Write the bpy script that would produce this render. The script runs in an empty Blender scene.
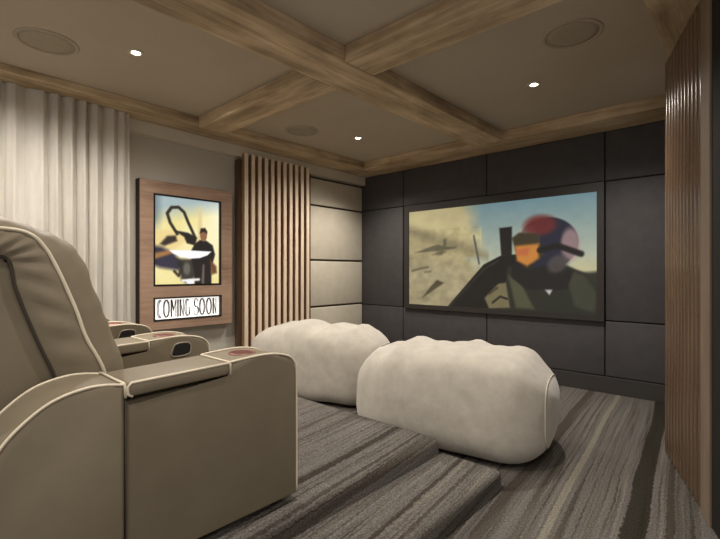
import bpy, bmesh, math, random
import numpy as np
from mathutils import Vector, Matrix, noise as mnoise

random.seed(7)
SC = bpy.context.scene
COL = SC.collection
PI = math.pi

# ------------------------------------------------------------------ helpers
def lin(c):
    c = c / 255.0
    return c / 12.92 if c <= 0.04045 else ((c + 0.055) / 1.055) ** 2.4

def rgb(r, g, b):
    return (lin(r), lin(g), lin(b), 1.0)

def link(name, bm, mats, parent=None, smooth=False, sharp=None):
    me = bpy.data.meshes.new(name)
    bmesh.ops.recalc_face_normals(bm, faces=bm.faces[:])
    bm.to_mesh(me)
    bm.free()
    if not isinstance(mats, (list, tuple)):
        mats = [mats]
    for m in mats:
        me.materials.append(m)
    if smooth:
        for p in me.polygons:
            p.use_smooth = True
    o = bpy.data.objects.new(name, me)
    COL.objects.link(o)
    if sharp is not None and smooth:
        try:
            me.set_sharp_from_angle(angle=math.radians(sharp))
        except Exception:
            pass
    if parent is not None:
        o.parent = parent
    return o

def thing(name, label, cat, loc=(0, 0, 0), rz=0.0, group=None):
    o = bpy.data.objects.new(name, None)
    COL.objects.link(o)
    o.location = loc
    o.rotation_euler = (0, 0, rz)
    o.empty_display_size = 0.1
    return tag(o, label, cat, group)

def tag(o, label, cat, group=None):
    o['label'] = label
    o['category'] = cat
    if group:
        o['group'] = group
    return o

def struct(o):
    o['kind'] = 'structure'
    return o

def dup(root, loc, label, rz=None, group=None):
    r = root.copy()
    COL.objects.link(r)
    r.location = loc
    if rz is not None:
        r.rotation_euler = (0, 0, rz)
    r['label'] = label
    if group:
        r['group'] = group
    for ch in list(root.children):
        cc = ch.copy()
        COL.objects.link(cc)
        cc.parent = r
        for g in list(ch.children):
            d = g.copy()
            COL.objects.link(d)
            d.parent = cc
    return r

def add_box(bm, x0, x1, y0, y1, z0, z1, bevel=0.0, seg=2, mi=0):
    vs = [bm.verts.new((x, y, z)) for x in (x0, x1) for y in (y0, y1) for z in (z0, z1)]
    idx = [(0, 1, 3, 2), (4, 6, 7, 5), (0, 4, 5, 1), (2, 3, 7, 6), (0, 2, 6, 4), (1, 5, 7, 3)]
    fs = [bm.faces.new([vs[i] for i in f]) for f in idx]
    for f in fs:
        f.material_index = mi
    if bevel > 0:
        es = set()
        for f in fs:
            es.update(f.edges)
        r = bmesh.ops.bevel(bm, geom=list(es), offset=bevel, segments=seg, profile=0.5, affect='EDGES')
        for f in r['faces']:
            f.material_index = mi
    return bm

def box(*a, **k):
    return add_box(bmesh.new(), *a, **k)

def catmull(pts, n=8, closed=False):
    pts = [Vector(p) for p in pts]
    out = []
    N = len(pts)
    rng = range(N if closed else N - 1)
    for i in rng:
        p0 = pts[(i - 1) % N] if (closed or i > 0) else pts[0]
        p1 = pts[i % N]
        p2 = pts[(i + 1) % N]
        p3 = pts[(i + 2) % N] if (closed or i + 2 < N) else pts[-1]
        for k in range(n):
            t = k / n
            out.append(0.5 * ((2 * p1) + (-p0 + p2) * t + (2 * p0 - 5 * p1 + 4 * p2 - p3) * t * t
                              + (-p0 + 3 * p1 - 3 * p2 + p3) * t * t * t))
    if not closed:
        out.append(pts[-1].copy())
    return out

def add_tube(bm, pts, r, n=8, closed=False, mi=0):
    pts = [Vector(p) for p in pts]
    rings = []
    N = len(pts)
    up = None
    for i, p in enumerate(pts):
        if closed:
            t = pts[(i + 1) % N] - pts[(i - 1) % N]
        else:
            t = pts[min(i + 1, N - 1)] - pts[max(i - 1, 0)]
        if t.length < 1e-9:
            t = Vector((0, 0, 1))
        t.normalize()
        if up is None:
            a = Vector((0, 0, 1)) if abs(t.z) < 0.9 else Vector((1, 0, 0))
            up = (a - t * a.dot(t)).normalized()
        else:
            up = up - t * up.dot(t)
            if up.length < 1e-6:
                a = Vector((1, 0, 0))
                up = a - t * a.dot(t)
            up.normalize()
        s = t.cross(up)
        rings.append([bm.verts.new(p + (up * math.cos(2 * PI * k / n) + s * math.sin(2 * PI * k / n)) * r)
                      for k in range(n)])
    M = N if closed else N - 1
    for i in range(M):
        a, b = rings[i], rings[(i + 1) % N]
        for k in range(n):
            f = bm.faces.new((a[k], a[(k + 1) % n], b[(k + 1) % n], b[k]))
            f.material_index = mi
    if not closed:
        bm.faces.new(rings[0]).material_index = mi
        bm.faces.new(list(reversed(rings[-1]))).material_index = mi
    return bm

def add_prism_x(bm, prof, x0, x1, bevel=0.0, seg=3, mi=0):
    """extrude a closed (y,z) profile along x, rounding both rims"""
    a = [bm.verts.new((x0, y, z)) for y, z in prof]
    b = [bm.verts.new((x1, y, z)) for y, z in prof]
    n = len(prof)
    fs = [bm.faces.new(a), bm.faces.new(list(reversed(b)))]
    for i in range(n):
        fs.append(bm.faces.new((a[i], b[i], b[(i + 1) % n], a[(i + 1) % n])))
    for f in fs:
        f.material_index = mi
    if bevel > 0:
        es = list(fs[0].edges) + list(fs[1].edges)
        bmesh.ops.bevel(bm, geom=es, offset=bevel, segments=seg, profile=0.5, affect='EDGES')
    return bm

def add_lathe(bm, prof, n=40, centre=(0, 0, 0), mi=0, axis='z'):
    rings = []
    for r, h in prof:
        ring = []
        for k in range(n):
            a = 2 * PI * k / n
            ring.append(bm.verts.new((centre[0] + r * math.cos(a), centre[1] + r * math.sin(a), centre[2] + h)))
        rings.append(ring)
    for i in range(len(rings) - 1):
        for k in range(n):
            bm.faces.new((rings[i][k], rings[i][(k + 1) % n], rings[i + 1][(k + 1) % n], rings[i + 1][k])).material_index = mi
    return rings

def cap(bm, ring, mi=0):
    bm.faces.new(ring).material_index = mi

# ------------------------------------------------------------------ materials
def new_mat(name):
    m = bpy.data.materials.new(name)
    m.use_nodes = True
    nt = m.node_tree
    b = nt.nodes['Principled BSDF']
    return m, nt, b

def N(nt, t, **k):
    n = nt.nodes.new(t)
    for a, v in k.items():
        setattr(n, a, v)
    return n

def ramp(nt, stops, interp='LINEAR'):
    r = nt.nodes.new('ShaderNodeValToRGB')
    cr = r.color_ramp
    cr.interpolation = interp
    while len(cr.elements) > 1:
        cr.elements.remove(cr.elements[-1])
    cr.elements[0].position = stops[0][0]
    cr.elements[0].color = stops[0][1]
    for p, c in stops[1:]:
        e = cr.elements.new(p)
        e.color = c
    return r

def scaled(nt, scale, src='Object', rot=(0, 0, 0)):
    mp = nt.nodes.new('ShaderNodeMapping')
    mp.inputs['Scale'].default_value = scale
    mp.inputs['Rotation'].default_value = rot
    if src == 'World':
        g = nt.nodes.new('ShaderNodeNewGeometry')
        nt.links.new(g.outputs['Position'], mp.inputs['Vector'])
    else:
        tc = nt.nodes.new('ShaderNodeTexCoord')
        nt.links.new(tc.outputs[src], mp.inputs['Vector'])
    return mp.outputs['Vector']

def noise_tex(nt, vec, scale=1.0, detail=4.0, rough=0.5, dist=0.0):
    n = nt.nodes.new('ShaderNodeTexNoise')
    n.inputs['Scale'].default_value = scale
    n.inputs['Detail'].default_value = detail
    n.inputs['Roughness'].default_value = rough
    n.inputs['Distortion'].default_value = dist
    nt.links.new(vec, n.inputs['Vector'])
    return n.outputs['Fac']

def bump(nt, b, h, strength=0.3, dist=0.01):
    bp = nt.nodes.new('ShaderNodeBump')
    bp.inputs['Strength'].default_value = strength
    bp.inputs['Distance'].default_value = dist
    nt.links.new(h, bp.inputs['Height'])
    nt.links.new(bp.outputs['Normal'], b.inputs['Normal'])

def cloth(name, c0, c1, rough=0.85, vec_scale=(1, 1, 1), nscale=6, fine=220, fb=0.15, src='Object', sheen=0.0, wr=0.0, ws=(1.2, 3.5, 6.0)):
    m, nt, b = new_mat(name)
    v = scaled(nt, vec_scale, src)
    f = noise_tex(nt, v, nscale, 5, 0.6)
    r = ramp(nt, [(0.3, rgb(*c0)), (0.7, rgb(*c1))])
    nt.links.new(f, r.inputs['Fac'])
    nt.links.new(r.outputs['Color'], b.inputs['Base Color'])
    b.inputs['Roughness'].default_value = rough
    b.inputs['Specular IOR Level'].default_value = 0.25
    if sheen:
        b.inputs['Sheen Weight'].default_value = sheen
    h = noise_tex(nt, v, fine, 2, 0.6)
    if wr > 0:
        w = noise_tex(nt, scaled(nt, ws, src), 3.2, 3, 0.55, 0.8)
        mx = nt.nodes.new('ShaderNodeMath')
        mx.operation = 'MULTIPLY_ADD'
        nt.links.new(w, mx.inputs[0])
        mx.inputs[1].default_value = wr
        nt.links.new(h, mx.inputs[2])
        h = mx.outputs[0]
    bump(nt, b, h, fb, 0.004)
    return m

def plain(name, c, rough=0.6, metal=0.0, spec=0.4):
    m, nt, b = new_mat(name)
    v = scaled(nt, (1, 1, 1))
    f = noise_tex(nt, v, 30, 3, 0.6)
    c0 = rgb(*[max(0, k * 0.95) for k in c])
    r = ramp(nt, [(0.3, c0), (0.7, rgb(*c))])
    nt.links.new(f, r.inputs['Fac'])
    nt.links.new(r.outputs['Color'], b.inputs['Base Color'])
    b.inputs['Roughness'].default_value = rough
    b.inputs['Metallic'].default_value = metal
    b.inputs['Specular IOR Level'].default_value = spec
    return m

def wood(name, dark, mid, light, axis='y', scale=1.0, rough=0.55, src='World', spec=0.3):
    m, nt, b = new_mat(name)
    st = {'x': (0.5, 7, 7), 'y': (7, 0.5, 7), 'z': (7, 7, 0.5)}[axis]
    st = tuple(k * scale for k in st)
    g = noise_tex(nt, scaled(nt, st, src), 2.6, 7, 0.62, 0.6)
    st2 = {'x': (1.4, 3, 3), 'y': (3, 1.4, 3), 'z': (3, 3, 1.4)}[axis]
    p = noise_tex(nt, scaled(nt, st2, src), 1.1, 5, 0.6, 0.3)
    mx = N(nt, 'ShaderNodeMix')
    mx.data_type = 'FLOAT'
    mx.inputs[0].default_value = 0.5
    nt.links.new(g, mx.inputs[2])
    nt.links.new(p, mx.inputs[3])
    r = ramp(nt, [(0.33, rgb(*dark)), (0.5, rgb(*mid)), (0.66, rgb(*light))])
    nt.links.new(mx.outputs[0], r.inputs['Fac'])
    nt.links.new(r.outputs['Color'], b.inputs['Base Color'])
    b.inputs['Roughness'].default_value = rough
    b.inputs['Specular IOR Level'].default_value = spec
    bump(nt, b, g, 0.15, 0.004)
    return m

def emit_mat(name, c, strength):
    m, nt, b = new_mat(name)
    b.inputs['Base Color'].default_value = rgb(*c)
    b.inputs['Emission Color'].default_value = rgb(*c)
    b.inputs['Emission Strength'].default_value = strength
    return m

def picture_mat(name, strength, rough=0.4):
    m, nt, b = new_mat(name)
    a = N(nt, 'ShaderNodeAttribute')
    a.attribute_name = 'picture'
    nt.links.new(a.outputs['Color'], b.inputs['Emission Color'])
    b.inputs['Emission Strength'].default_value = strength
    b.inputs['Base Color'].default_value = (0.02, 0.02, 0.02, 1)
    b.inputs['Roughness'].default_value = rough
    b.inputs['Specular IOR Level'].default_value = 0.2
    return m

def carpet_mat(name):
    m, nt, b = new_mat(name)
    L = nt.links.new
    def math_(op, a, bb=None, cc=None):
        n = N(nt, 'ShaderNodeMath')
        n.operation = op
        for i, v in enumerate((a, bb, cc)):
            if v is None:
                continue
            if hasattr(v, 'is_output'):
                L(v, n.inputs[i])
            else:
                n.inputs[i].default_value = v
        return n.outputs[0]
    g = N(nt, 'ShaderNodeNewGeometry')
    sp = N(nt, 'ShaderNodeSeparateXYZ')
    L(g.outputs['Position'], sp.inputs[0])
    warp = noise_tex(nt, scaled(nt, (1.2, 0.7, 1.0), 'World'), 1.0, 2, 0.5)
    jag = noise_tex(nt, scaled(nt, (40, 34, 3), 'World'), 1.0, 3, 0.7)
    u = math_('MULTIPLY_ADD', sp.outputs['Y'], 0.1, sp.outputs['X'])
    u = math_('ADD', u, 0.27)
    u = math_('SUBTRACT', u, sp.outputs['Z'])
    u = math_('MULTIPLY_ADD', math_('SUBTRACT', warp, 0.5), 0.07, u)
    u = math_('MULTIPLY_ADD', math_('SUBTRACT', jag, 0.5), 0.035, u)
    cv = N(nt, 'ShaderNodeCombineXYZ')
    L(u, cv.inputs[0])
    L(math_('MULTIPLY', sp.outputs['Y'], 0.014), cv.inputs[1])
    s1 = noise_tex(nt, cv.outputs[0], 13.0, 4, 0.7)
    cv2 = N(nt, 'ShaderNodeCombineXYZ')
    L(u, cv2.inputs[0])
    L(math_('MULTIPLY', sp.outputs['Y'], 0.008), cv2.inputs[1])
    s2 = noise_tex(nt, cv2.outputs[0], 75.0, 3, 0.7)
    r1 = ramp(nt, [(0.28, rgb(66, 61, 56)), (0.40, rgb(106, 101, 95)), (0.47, rgb(128, 123, 117)),
                   (0.53, rgb(118, 115, 113)), (0.60, rgb(134, 128, 120)), (0.68, rgb(112, 108, 106)),
                   (0.78, rgb(152, 144, 131))])
    L(s1, r1.inputs['Fac'])
    r2 = ramp(nt, [(0.34, rgb(88, 80, 72)), (0.46, rgb(190, 186, 180)), (0.60, rgb(212, 208, 202)), (0.72, rgb(250, 245, 235))])
    L(s2, r2.inputs['Fac'])
    mx = N(nt, 'ShaderNodeMix')
    mx.data_type = 'RGBA'
    mx.blend_type = 'MULTIPLY'
    mx.inputs[0].default_value = 0.85
    L(r1.outputs['Color'], mx.inputs[6])
    L(r2.outputs['Color'], mx.inputs[7])
    col = mx.outputs[2]
    # woven streaks of their own place: (centre in u, half width, colour)
    for (c0, hw, colr) in ((4.15, 0.054, (40, 36, 27)), (2.602, 0.024, (46, 39, 33)), (2.77, 0.012, (62, 54, 47)),
                           (3.80, 0.02, (138, 131, 116)), (3.15, 0.014, (56, 48, 42)), (3.25, 0.012, (72, 62, 54)),
                           (3.545, 0.03, (70, 62, 55)), (4.285, 0.02, (60, 52, 44)), (2.87, 0.02, (70, 62, 54))):
        d = math_('ABSOLUTE', math_('SUBTRACT', u, c0))
        k = math_('SUBTRACT', 1.0, math_('DIVIDE', d, hw))
        k = math_('MULTIPLY', k, 6.0)
        n_ = N(nt, 'ShaderNodeClamp')
        L(k, n_.inputs[0])
        k = math_('MULTIPLY', n_.outputs[0], 0.9 if hw > 0.05 else (0.82 if colr[0] < 80 else 0.6))
        mm = N(nt, 'ShaderNodeMix')
        mm.data_type = 'RGBA'
        L(k, mm.inputs[0])
        L(col, mm.inputs[6])
        mm.inputs[7].default_value = rgb(*colr)
        col = mm.outputs[2]
    pile = noise_tex(nt, scaled(nt, (1, 0.7, 1), 'World'), 130, 3, 0.75)
    rp = ramp(nt, [(0.34, (0.5, 0.5, 0.5, 1)), (0.66, (1.4, 1.4, 1.4, 1))])
    L(pile, rp.inputs['Fac'])
    m3 = N(nt, 'ShaderNodeMix')
    m3.data_type = 'RGBA'
    m3.blend_type = 'MULTIPLY'
    m3.inputs[0].default_value = 1.0
    L(col, m3.inputs[6])
    L(rp.outputs['Color'], m3.inputs[7])
    L(m3.outputs[2], b.inputs['Base Color'])
    b.inputs['Roughness'].default_value = 0.95
    b.inputs['Specular IOR Level'].default_value = 0.1
    bump(nt, b, pile, 0.7, 0.008)
    return m

M_CARPET = carpet_mat('striped_carpet')
M_CEIL = cloth('ceiling_paint', (176, 163, 144), (182, 169, 150), 0.9, nscale=2, fine=90, fb=0.05, src='World')
M_WALL = cloth('greige_wall_paint', (182, 174, 161), (188, 180, 167), 0.9, nscale=2, fine=120, fb=0.05, src='World')
M_CORN = cloth('pale_cornice_paint', (196, 186, 168), (204, 194, 176), 0.8, nscale=3, fine=90, fb=0.04, src='World')
M_BEAMX = wood('beam_oak_x', (124, 104, 80), (182, 158, 126), (220, 198, 163), 'x')
M_BEAMY = wood('beam_oak_y', (124, 104, 80), (182, 158, 126), (220, 198, 163), 'y')
M_DARKWALL = cloth('charcoal_wall_paint', (40, 37, 35), (46, 43, 41), 0.8, src='World')
M_DARKPANEL = cloth('charcoal_upholstery', (68, 65, 65), (76, 73, 73), 0.62, nscale=9, fine=260, fb=0.1, src='World')
M_LIGHTPANEL = cloth('cream_upholstery', (194, 184, 165), (202, 192, 173), 0.85, nscale=8, fine=260, fb=0.1, src='World')
M_GAP = plain('panel_gap_brown', (70, 60, 48), 0.9)
M_CURTAIN = cloth('linen_curtain', (226, 220, 211), (238, 233, 224), 0.9, (1, 1, 0.25), 14, 240, 0.2, src='World', sheen=0.15)
M_BAG = cloth('cream_chenille', (170, 162, 149), (186, 178, 165), 0.95, nscale=10, fine=300, fb=0.3, sheen=0.3, wr=5.0, ws=(4.5, 1.6, 1.2))
M_BAGSEAM = cloth('cream_seam', (184, 176, 161), (194, 186, 171), 0.9)
M_LEATHER = cloth('taupe_leather', (116, 105, 87), (126, 114, 95), 0.55, nscale=5, fine=300, fb=0.12, wr=2.0)
M_LEATHER_S = cloth('taupe_leather_smooth', (114, 103, 85), (122, 111, 92), 0.55, nscale=5, fine=300, fb=0.1)
M_PIPING = cloth('ivory_piping', (206, 193, 170), (216, 203, 181), 0.6)
M_BLACK = plain('black_plastic', (22, 21, 20), 0.35)
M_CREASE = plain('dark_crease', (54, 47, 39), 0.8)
M_CUP = plain('copper_cup', (128, 84, 72), 0.45, 0.4)
M_CUPDARK = plain('copper_cup_well', (88, 42, 36), 0.5, 0.2)
M_WALNUT = wood('walnut_frame', (126, 100, 84), (154, 126, 106), (172, 144, 122), 'y', 1.6, 0.5)
M_WALNUTDARK = plain('dark_walnut_edge', (38, 30, 26), 0.6)
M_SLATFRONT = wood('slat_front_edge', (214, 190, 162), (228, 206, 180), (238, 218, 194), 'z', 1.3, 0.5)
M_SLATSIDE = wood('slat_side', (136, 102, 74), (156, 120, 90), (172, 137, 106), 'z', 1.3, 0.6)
M_SLATBACK = wood('slat_backing', (78, 60, 46), (88, 69, 53), (98, 78, 61), 'z', 1.0, 0.7)
M_SLATR = wood('brown_slat', (100, 78, 60), (112, 89, 69), (122, 98, 77), 'z', 1.4, 0.22, spec=0.9)
M_POST = wood('grey_brown_post', (116, 100, 84), (132, 115, 98), (146, 129, 111), 'z', 1.2, 0.6)
M_JAMB = plain('near_black_jamb', (24, 20, 17), 0.8)
M_SCREENFRAME = plain('screen_frame_black', (52, 47, 45), 0.5)
M_SPK = plain('speaker_grille', (164, 151, 132), 0.9)
M_SPKRING = plain('speaker_ring', (172, 159, 140), 0.8)
M_TRIMRING = plain('downlight_ring', (190, 180, 165), 0.5)
M_LENS = emit_mat('downlight_lens', (255, 244, 222), 14.0)
M_SIGN = emit_mat('sign_white', (250, 248, 244), 0.8)
M_SIGNFILL = emit_mat('letter_fill_white', (255, 255, 253), 1.0)
M_LETTER = plain('letter_ink', (92, 86, 84), 0.6)

# ------------------------------------------------------------------ setting
CEIL = 2.80
BB = 2.69                      # underside of the beams
XR = 4.56
bm = box(-0.2, 5.4, -6.9, 0.2, -0.12, 0.0)
struct(link('floor', bm, M_CARPET))
bm = box(-0.2, 4.75, -6.9, 0.2, CEIL, CEIL + 0.12)
struct(link('ceiling', bm, M_CEIL))
bm = box(-0.15, 0.0, -7.2, 0.2, 0.0, CEIL)
struct(link('wall_left', bm, M_WALL))
bm = box(0.0, XR + 0.2, 0.0, 0.15, 0.0, CEIL)
struct(link('wall_front', bm, M_DARKWALL))
bm = box(XR, XR + 0.15, -1.30, 0.0, 0.0, CEIL)
struct(link('wall_right', bm, M_DARKWALL))
bm = box(0.001, XR, -0.03, 0.0, 0.0, 0.168, 0.004)
struct(link('baseboard_front', bm, plain('baseboard_charcoal', (58, 54, 52), 0.6)))
def rise(bm, below=9.0):
    # the left edge of the ceiling sits a touch higher toward the back of the room
    for v in bm.verts:
        if v.co.z < below:
            v.co.z -= 0.0125 * v.co.y
    return bm
bm = rise(box(0.0, 0.1, -6.6, 0.0, 2.565, BB, 0.006))
struct(link('trim_1', bm, M_CORN))

# seating platform and side step, both with rounded carpeted noses
def nosed(name, x0, x1, y0, y1, z0, z1, r):
    bm = bmesh.new()
    add_box(bm, x0, x1, y0, y1, z0, z1)
    es = []
    for e in bm.edges:
        a, b_ = e.verts
        top = abs(a.co.z - z1) < 1e-6 and abs(b_.co.z - z1) < 1e-6
        if top and abs(a.co.x - x1) < 1e-6 and abs(b_.co.x - x1) < 1e-6:
            es.append(e)
        elif top and abs(a.co.y - y1) < 1e-6 and abs(b_.co.y - y1) < 1e-6:
            es.append(e)
        elif abs(a.co.x - x1) < 1e-6 and abs(b_.co.x - x1) < 1e-6 and abs(a.co.y - y1) < 1e-6 and abs(b_.co.y - y1) < 1e-6:
            es.append(e)
    bmesh.ops.bevel(bm, geom=es, offset=r, segments=6, profile=0.5, affect='EDGES')
    return link(name, bm, M_CARPET, smooth=True, sharp=40)
tag(nosed('seating_platform', 0.005, 3.115, -7.0, -2.69, 0.0, 0.21, 0.035),
    'raised carpeted platform with rounded nose under the recliner row', 'platform')
tag(nosed('carpeted_step', 3.117, 3.50, -7.0, -2.645, 0.0, 0.11, 0.03),
    'low striped carpeted step alongside the seating platform', 'step')

# ------------------------------------------------------------------ ceiling beams
def beam(x0, x1, y0, y1, m, label):
    bm = box(x0, x1, y0, y1, BB, CEIL, 0.006)
    if x0 == 0.0 and m is M_BEAMY:
        rise(bm, 2.75)
    o = tag(link('oak_beam', bm, m), label, 'beam')
    o['kind'] = 'thing'
beam(2.12, 2.48, -6.6, -0.425, M_BEAMY, 'oak ceiling beam running through the middle of the room toward the screen wall')
beam(0.435, 2.118, -2.90, -2.60, M_BEAMX, 'oak cross beam on the ceiling between the middle beam and curtain side')
beam(2.482, 4.125, -2.90, -2.60, M_BEAMX, 'oak cross beam on the ceiling between the middle beam and brown slatted wall')
beam(0.0, 0.43, -6.6, 0.0, M_BEAMY, 'oak perimeter beam on the ceiling above the curtain and poster case')
beam(0.435, 4.125, -0.42, 0.0, M_BEAMX, 'oak perimeter beam on the ceiling along the top of the dark screen wall')
beam(4.13, XR, -6.6, 0.0, M_BEAMY, 'oak perimeter beam on the ceiling above the brown slatted wall at right')

# ------------------------------------------------------------------ wall panels
def wpanel(x0, x1, z0, z1, label):
    g = 0.006
    bm = box(x0 + g, x1 - g, -0.022, -0.002, z0 + g, z1 - g, 0.006, 3)
    tag(link('upholstered_panel', bm, M_DARKPANEL, smooth=True, sharp=50), label, 'wall panel')
XS = [0.02, 0.823, 2.101, 3.405, XR]
ZS = [0.17, 0.742, 2.175, 2.688]
nmT = ['charcoal wall panel in the top row, at the corner with the cream wall',
       'charcoal wall panel in the top row, over the left half of the screen',
       'charcoal wall panel in the top row, over the right half of the screen',
       'charcoal wall panel in the top row, next to the brown slatted wall']
nmB = ['charcoal wall panel in the bottom row, at the corner with the cream wall',
       'charcoal wall panel in the bottom row, under the left half of the screen',
       'charcoal wall panel in the bottom row, under the right half of the screen',
       'charcoal wall panel in the bottom row, next to the brown slatted wall']
for i in range(4):
    wpanel(XS[i], XS[i + 1], ZS[2], ZS[3], nmT[i])
    wpanel(XS[i], XS[i + 1], ZS[0], ZS[1], nmB[i])
wpanel(XS[0], XS[1], ZS[1], ZS[2], 'tall charcoal wall panel left of the screen')
wpanel(XS[3], XS[4], ZS[1], ZS[2], 'tall charcoal wall panel right of the screen')
struct(link('trim_2', box(0.0, 0.012, -1.125, -0.002, 0.0, 2.56), M_GAP))
LZ = [0.02, 0.757, 1.405, 2.163, 2.545]
nmL = ['cream upholstered wall panel beside the slats, lowest of the column behind the beanbag',
       'cream upholstered wall panel beside the slats, second from the floor',
       'cream upholstered wall panel beside the slats, third from the floor',
       'short cream upholstered wall panel beside the slats, right under the cornice']
for i in range(4):
    g = 0.013
    bm = box(0.014, 0.04, -1.118, -0.028, LZ[i] + g, LZ[i + 1] - g, 0.008, 3)
    tag(link('upholstered_panel', bm, M_LIGHTPANEL, smooth=True, sharp=50), nmL[i], 'wall panel')

# ------------------------------------------------------------------ painting helpers for lit pictures
class Canvas:
    def __init__(self, w, h, nx, ny):
        self.w, self.h, self.nx, self.ny = w, h, nx, ny
        self.U, self.V = np.meshgrid(np.linspace(0, 1, nx), np.linspace(0, 1, ny))
        self.asp = w / h
        self.c = np.zeros((ny, nx, 3))
        rs = np.random.RandomState(3)
        self.rs = rs
    def noise(self, sx, sy, seed):
        rs = np.random.RandomState(seed)
        out = np.zeros_like(self.U)
        amp, tot = 1.0, 0.0
        for o in range(4):
            g = rs.rand(int(sy * 2 ** o) + 3, int(sx * 2 ** o) + 3)
            x = self.U * sx * 2 ** o
            y = self.V * sy * 2 ** o
            xi, yi = x.astype(int), y.astype(int)
            fx, fy = x - xi, y - yi
            fx = fx * fx * (3 - 2 * fx)
            fy = fy * fy * (3 - 2 * fy)
            out += amp * ((g[yi, xi] * (1 - fx) + g[yi, xi + 1] * fx) * (1 - fy)
                          + (g[yi + 1, xi] * (1 - fx) + g[yi + 1, xi + 1] * fx) * fy)
            tot += amp
            amp *= 0.5
        return out / tot
    def mix(self, mask, col):
        c = np.array(col, float)
        if c.ndim == 1:
            c = c[None, None, :]
        m = np.clip(mask, 0, 1)[..., None]
        self.c = self.c * (1 - m) + c * m
    def poly(self, pts, col, soft=0.008, a=1.0):
        P = [(p[0] * self.asp, p[1]) for p in pts]
        X, Y = self.U * self.asp, self.V
        inside = np.zeros(X.shape, bool)
        dist = np.full(X.shape, 1e9)
        n = len(P)
        for i in range(n):
            x0, y0 = P[i]
            x1, y1 = P[(i + 1) % n]
            dx, dy = x1 - x0, y1 - y0
            t = np.clip(((X - x0) * dx + (Y - y0) * dy) / (dx * dx + dy * dy + 1e-12), 0, 1)
            dist = np.minimum(dist, np.hypot(X - x0 - t * dx, Y - y0 - t * dy))
            cond = ((y0 > Y) != (y1 > Y))
            xin = x0 + (Y - y0) * dx / (dy if abs(dy) > 1e-12 else 1e-12)
            inside ^= cond & (X < xin)
        sd = np.where(inside, dist, -dist)
        self.mix((sd / soft + 0.5) * 1.0 * (1 if a == 1 else 1) if a == 1.0 else np.clip(sd / soft + 0.5, 0, 1) * a, col)
    def ell(self, cx, cy, rx, ry, col, soft=0.15, a=1.0, rot=0.0):
        X, Y = (self.U - cx) * self.asp, self.V - cy
        cr, sr = math.cos(rot), math.sin(rot)
        x, y = X * cr + Y * sr, -X * sr + Y * cr
        d = 1 - np.hypot(x / (rx * self.asp), y / ry)
        self.mix(np.clip(d / soft + 0.5, 0, 1) * a, col)
    def line(self, pts, col, wd=0.01, soft=0.006, a=1.0):
        X, Y = self.U * self.asp, self.V
        dist = np.full(X.shape, 1e9)
        for i in range(len(pts) - 1):
            x0, y0 = pts[i][0] * self.asp, pts[i][1]
            x1, y1 = pts[i + 1][0] * self.asp, pts[i + 1][1]
            dx, dy = x1 - x0, y1 - y0
            t = np.clip(((X - x0) * dx + (Y - y0) * dy) / (dx * dx + dy * dy + 1e-12), 0, 1)
            dist = np.minimum(dist, np.hypot(X - x0 - t * dx, Y - y0 - t * dy))
        self.mix(np.clip((wd / 2 - dist) / soft + 0.5, 0, 1) * a, col)
    def mesh(self, name, mat, parent, place):
        """place(u,v) -> xyz; colours go in as a point attribute in linear light"""
        nx, ny = self.nx, self.ny
        verts = [place(i / (nx - 1), j / (ny - 1)) for j in range(ny) for i in range(nx)]
        faces = [(j * nx + i, j * nx + i + 1, (j + 1) * nx + i + 1, (j + 1) * nx + i) for j in range(ny - 1) for i in range(nx - 1)]
        me = bpy.data.meshes.new(name)
        me.from_pydata(verts, [], faces)
        c = np.clip(self.c, 0, 255) / 255.0
        l = np.where(c <= 0.04045, c / 12.92, ((c + 0.055) / 1.055) ** 2.4).reshape(-1, 3)
        at = me.attributes.new('picture', 'FLOAT_COLOR', 'POINT')
        at.data.foreach_set('color', np.concatenate([l, np.ones((len(l), 1))], 1).astype(np.float32).ravel())
        me.materials.append(mat)
        me.update()
        o = bpy.data.objects.new(name, me)
        COL.objects.link(o)
        o.parent = parent
        return o

# ------------------------------------------------------------------ projection screen (generic desert flight picture)
SX0, SX1, SZ0, SZ1 = 0.948, 3.338, 0.795, 2.075
FX0, FX1, FZ0, FZ1 = 0.872, 3.405, 0.735, 2.168
scr = thing('projection_screen', 'wide black framed screen showing a helmeted pilot over desert, on dark wall', 'screen', (2.14, 0, 0.735))
ox, oz = 2.14, 0.735
bm = bmesh.new()
for a in ((FX0, SX0, FZ0, FZ1), (SX1, FX1, FZ0, FZ1), (SX0, SX1, FZ0, SZ0), (SX0, SX1, SZ1, FZ1)):
    add_box(bm, a[0] - ox, a[1] - ox, -0.062, -0.002, a[2] - oz, a[3] - oz)
link('frame', bm, M_SCREENFRAME, scr)
cv = Canvas(SX1 - SX0, SZ1 - SZ0, 281, 161)
U, V = cv.U, cv.V
g1 = np.array([112, 142, 150.0])
g2 = np.array([196, 196, 168.0])
t = np.clip((1 - V) / 0.62, 0, 1)[..., None]
cv.c = g1 * (1 - t) + g2 * t
n1 = cv.noise(5, 4, 11)
n2 = cv.noise(9, 14, 5)
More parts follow.
